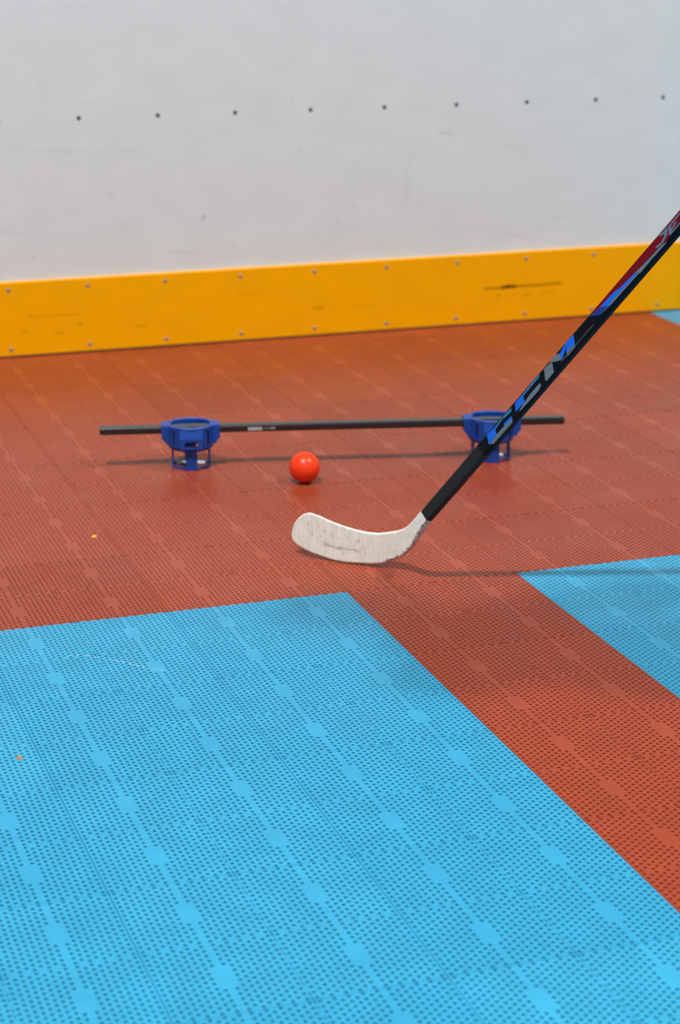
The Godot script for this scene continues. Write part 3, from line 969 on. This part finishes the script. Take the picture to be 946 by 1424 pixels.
	field_mesh(hb, [[at_head.call(0, 0.045, -0.035), at_head.call(0, 0.06, 0.01), 0.086, 0.078], [at_head.call(0, 0.0, -0.05), at_head.call(0, -0.05, -0.05), 0.07, 0.05]], 0.01, 0.02)
	put("hair", hb, plain(base(0.03, 0.02, 0.014), 0.8), t)
	for q in [["shirt", shirt, cloth, 0.015, 0.05], ["trousers", trousers, denim, 0.015, 0.04], ["gloves", gloves, leather, 0.006, 0.008], ["shoes", shoes, leather, 0.01, 0.02]]:
		var cb := Build.new()
		field_mesh(cb, q[1], q[3], q[4])
		put(q[0], cb, q[2], t)

# ---------------------------------------------------------------- the scene
func _ready() -> void:
	rng.seed = 7
	# camera
	var cam := Camera3D.new()
	cam.name = "camera"
	add_child(cam)
	cam.position = Vector3(-0.65155, 1.23184, 3.31761)
	cam.rotation_degrees = Vector3(-17.1384, -18.8653, 0.0765)
	var lens := CameraAttributesPhysical.new()
	lens.frustum_focal_length = 70.87
	lens.frustum_focus_distance = 3.3
	lens.exposure_aperture = 4.8
	lens.frustum_near = 0.05
	lens.frustum_far = 100.0
	cam.attributes = lens
	cam.fov = 27.742
	cam.current = true
	# environment: an indoor hall, so nothing comes from outside
	var env := Environment.new()
	env.background_mode = Environment.BG_COLOR
	env.background_color = Color(0.02, 0.02, 0.02)
	env.tonemap_mode = Environment.TONE_MAPPER_LINEAR
	env.tonemap_exposure = 1.0
	env.sdfgi_enabled = true
	env.ssao_enabled = true
	env.ssil_enabled = true
	var we := WorldEnvironment.new()
	we.name = "hall_air"
	we.environment = env
	add_child(we)
	# the lamps of the hall: rows along the boards
	var lamp_labels := ["round ceiling lamp left of the player, nearer the boards", "round ceiling lamp right of the player, nearer the boards", "round ceiling lamp behind the camera, on the left", "round ceiling lamp behind the camera, on the right"]
	for z in [2.545, 9.0]:
		for k in 2:
			make_lamp(-1.898 + 6.986 * k, z, (98.0 if k == 0 else 64.0) if z < 5.0 else 24.0, lamp_labels[k + (2 if z > 5.0 else 0)])

	# ------------------------------------------------ hall shell
	var grey := plain(base(0.3, 0.31, 0.32), 0.9)
	shell("ceiling", Vector3(-9.2, 9.6, -6.2), Vector3(11.2, 9.8, 12.2), plain(base(0.35, 0.35, 0.36), 0.9), "pale ceiling of the sports hall")
	shell("wall_far", Vector3(-9.2, -0.1, -6.2), Vector3(11.2, 9.6, -6.0), plain(base(0.16, 0.165, 0.17), 0.9), "dark hall wall behind the rink boards")
	shell("wall_front", Vector3(-9.2, -0.1, 12.0), Vector3(11.2, 9.6, 12.2), grey, "hall wall behind the camera")
	shell("wall_left", Vector3(-9.2, -0.1, -6.0), Vector3(-9.0, 9.6, 12.0), grey, "hall wall on the left")
	shell("wall_right", Vector3(11.0, -0.1, -6.0), Vector3(11.2, 9.6, 12.0), grey, "hall wall on the right")

	# ------------------------------------------------ rink boards
	var white_tex := ImageTexture.create_from_image(board_image(1536, 576, Vector2(3.0, 1.1), Vector2(-0.2, 0.0), base(0.63, 0.658, 0.650), Color(0.25, 0.25, 0.27), board_scuffs, 0.55, 3))
	var white := plain(Color.WHITE, 0.42)
	white.albedo_texture = white_tex
	var wall := structure("wall_back", "white plastic rink boards with a row of dark screws")
	var wb := Build.new()
	var wz := BOARD_Z - 0.012
	wb.box(Vector3(-9.0, 0.0, wz - 0.03), Vector3(11.0, 1.1, wz - 0.0005))
	wb.quad_uv(Vector3(-9.0, 0.0, wz), Vector3(11.0, 0.0, wz), Vector3(11.0, 1.1, wz), Vector3(-9.0, 1.1, wz), Vector3(0, 0, 1), Vector2(-8.8 / 3.0, 1), Vector2(11.2 / 3.0, 1), Vector2(11.2 / 3.0, 0), Vector2(-8.8 / 3.0, 0))
	put("board_panel", wb, white, wall)
	var cap := Build.new()
	cap.bevel_box(Vector3(-9.0, 1.1, wz - 0.05), Vector3(11.0, 1.135, wz + 0.02), 0.006)
	put("cap_rail", cap, plain(base(0.03, 0.08, 0.35), 0.4), wall)
	var steel := plain(base(0.08, 0.10, 0.13), 0.5)
	steel.metallic = 0.4
	var shared := []
	for k in range(-4, 18):
		screw(wall, 0.469 + 0.2119 * (k - 1), 0.620, wz, 1.1, steel, shared)
	var kick_tex := ImageTexture.create_from_image(board_image(1536, 128, Vector2(3.0, 0.202), Vector2(-0.2, 0.0), base(0.87, 0.375, 0.0), Color(0.10, 0.07, 0.03), kick_scuffs, 0.9, 9))
	var yellow := plain(Color.WHITE, 0.45, 0.22)
	yellow.albedo_texture = kick_tex
	var kick := structure("baseboard_back", "yellow plastic kick plate along the foot of the boards")
	var kb := Build.new()
	kb.box(Vector3(-9.0, 0.004, wz), Vector3(11.0, 0.1985, BOARD_Z - 0.0006))
	kb.quad_uv(Vector3(-9.0, 0.004, BOARD_Z), Vector3(11.0, 0.004, BOARD_Z), Vector3(11.0, 0.1985, BOARD_Z), Vector3(-9.0, 0.1985, BOARD_Z), Vector3(0, 0, 1), Vector2(-8.8 / 3.0, 1), Vector2(11.2 / 3.0, 1), Vector2(11.2 / 3.0, 0.02), Vector2(-8.8 / 3.0, 0.02))
	kb.quad_uv(Vector3(-9.0, 0.1985, BOARD_Z), Vector3(11.0, 0.1985, BOARD_Z), Vector3(11.0, 0.201, BOARD_Z - 0.0025), Vector3(-9.0, 0.201, BOARD_Z - 0.0025), Vector3(0, 0.7, 0.7), Vector2(-8.8 / 3.0, 0.02), Vector2(11.2 / 3.0, 0.02), Vector2(11.2 / 3.0, 0.0), Vector2(-8.8 / 3.0, 0.0))
	kb.quad_uv(Vector3(-9.0, 0.201, BOARD_Z - 0.0025), Vector3(11.0, 0.201, BOARD_Z - 0.0025), Vector3(11.0, 0.201, wz), Vector3(-9.0, 0.201, wz), Vector3(0, 1, 0), Vector2(-8.8 / 3.0, 0.02), Vector2(11.2 / 3.0, 0.02), Vector2(11.2 / 3.0, 0.0), Vector2(-8.8 / 3.0, 0.0))
	put("kick_plate", kb, yellow, kick)
	var zinc := plain(base(0.25, 0.23, 0.25), 0.4)
	zinc.metallic = 0.4
	shared = []
	for k in range(-4, 18):
		for y in [0.180, 0.021]:
			screw(kick, 0.263 + 0.2119 * k, y, BOARD_Z, 1.0, zinc, shared)

	# ------------------------------------------------ floor
	var dust := ImageTexture.create_from_image(noise_image(512, 0.025, 0.93, 1.0, 21, 6))
	var sheen := ImageTexture.create_from_image(noise_image(512, 0.008, 0.65, 1.0, 33, 5))
	var tones := {
		"blue": [base(0.040, 0.350, 0.565), base(0.043, 0.362, 0.580), base(0.037, 0.338, 0.550)],
		"red": [base(0.355, 0.057, 0.022), base(0.375, 0.061, 0.024), base(0.335, 0.053, 0.020), base(0.365, 0.059, 0.023)]}
	var mats := {}
	for kind in tones:
		mats[kind] = []
		for c in tones[kind]:
			mats[kind].append(rough_plastic(c, 0.42, dust, sheen, 0.8))
	var floor_root := structure("floor", "perforated interlocking court tiles, rust red with blue fields")
	var slab := Build.new()
	slab.box(Vector3(-9.0, -0.1, -6.0), Vector3(11.0, -0.0135, 12.0))
	put("concrete_slab", slab, plain(base(0.16, 0.155, 0.15), 0.9), floor_root)
	var full := tile_build(0.0)
	var last := tile_build(2.31 + BOARD_Z + 0.003)
	var meshes := {}
	var k0 := -4
	var k1 := 9
	var j1 := 5
	for j in range(-7, j1 + 1):
		for k in range(k0, k1 + 1):
			var kind := "red"
			if j >= 0 and k != 2:
				kind = "blue"
			if j < 0 and k >= 7:
				kind = "blue"
			var pick: int = rng.randi() % mats[kind].size()
			var key := "%s%d%s" % [kind, pick, "cut" if j == -7 else ""]
			if not meshes.has(key):
				meshes[key] = (last if j == -7 else full).mesh(mats[kind][pick])
			var o := MeshInstance3D.new()
			o.name = "floor_tile"
			o.mesh = meshes[key]
			floor_root.add_child(o, true)
			o.position = Vector3(TILE * k, 0, TILE * j)
	# the court goes on outside the picture
	var xa := TILE * k0 - MODULE
	var xb := TILE * k1 + MODULE
	var zc := TILE * (j1 + 1)
	for r in [[-9.0, xa, BOARD_Z, 0.0, "red"], [-9.0, xa, 0.0, 12.0, "blue"], [xb, 11.0, BOARD_Z, 0.0, "blue"], [xb, 11.0, 0.0, 12.0, "red"], [xa, xb, zc, 12.0, "blue"]]:
		var sb := Build.new()
		sb.box(Vector3(r[0], -0.0135, r[2]), Vector3(r[1], 0.0, r[3]))
		put("court_surround", sb, mats[r[4]][0], floor_root)
	# the white scrape across two blue tiles
	var path := [Vector2(-0.053, 0.162), Vector2(-0.037, 0.153), Vector2(-0.014, 0.161), Vector2(0.0, 0.176), Vector2(0.025, 0.199), Vector2(0.049, 0.227), Vector2(0.067, 0.25), Vector2(0.09, 0.268)]
	var scrape := Build.new()
	for i in path.size() - 1:
		var p: Vector2 = path[i]
		var q: Vector2 = path[i + 1]
		var n := int(p.distance_to(q) / 0.0012)
		var side := (q - p).normalized().orthogonal()
		for s in n:
			var c: Vector2 = p.lerp(q, (s + 0.5) / n) + side * rng.randf_range(-0.0015, 0.0015)
			if is_hole(c.x, c.y, 0.0008) or rng.randf() < 0.15 + 0.45 * absf(float(i) - 3.0) / 4.0:
				continue
			var w := rng.randf_range(0.0006, 0.0014)
			var d := (q - p).normalized() * 0.0008
			var e := side * w
			var y := 0.00012
			scrape.quad(Vector3(c.x - d.x - e.x, y, c.y - d.y - e.y), Vector3(c.x + d.x - e.x, y, c.y + d.y - e.y), Vector3(c.x + d.x + e.x, y, c.y + d.y + e.y), Vector3(c.x - d.x + e.x, y, c.y - d.y + e.y), Vector3.UP)
	var sc := put("scrape_mark", scrape, plain(base(0.42, 0.56, 0.62), 0.8), floor_root)
	sc.set_meta("label", "thin white scrape across blue tiles")

	# ------------------------------------------------ things on the court
	make_stick()
	var along := -atan2(0.2315, 0.9875)
	make_holder(Vector3(0.4448, 0.0, -0.8920), along, "blue plastic bar holder left of the ball, on the bar's longer free end")
	make_holder(Vector3(1.0855, 0.0, -0.7417), along, "blue plastic bar holder half hidden behind the hockey stick shaft")
	make_bar()
	make_ball()
	make_player()
	make_crumb("wood_chip", "tiny brown wood chip lying on a blue floor tile", Vector3(-0.195, 0.0, 0.5405), Vector3(0.0055, 0.0045, 0.0065), 0.5, plain(base(0.40, 0.21, 0.10), 0.85), 4)
	make_crumb("paint_flake", "tiny yellow flake lying on the rust red floor", Vector3(0.1357, 0.0, -0.4623), Vector3(0.006, 0.0025, 0.0075), -0.7, plain(base(0.85, 0.42, 0.02), 0.6), 8)
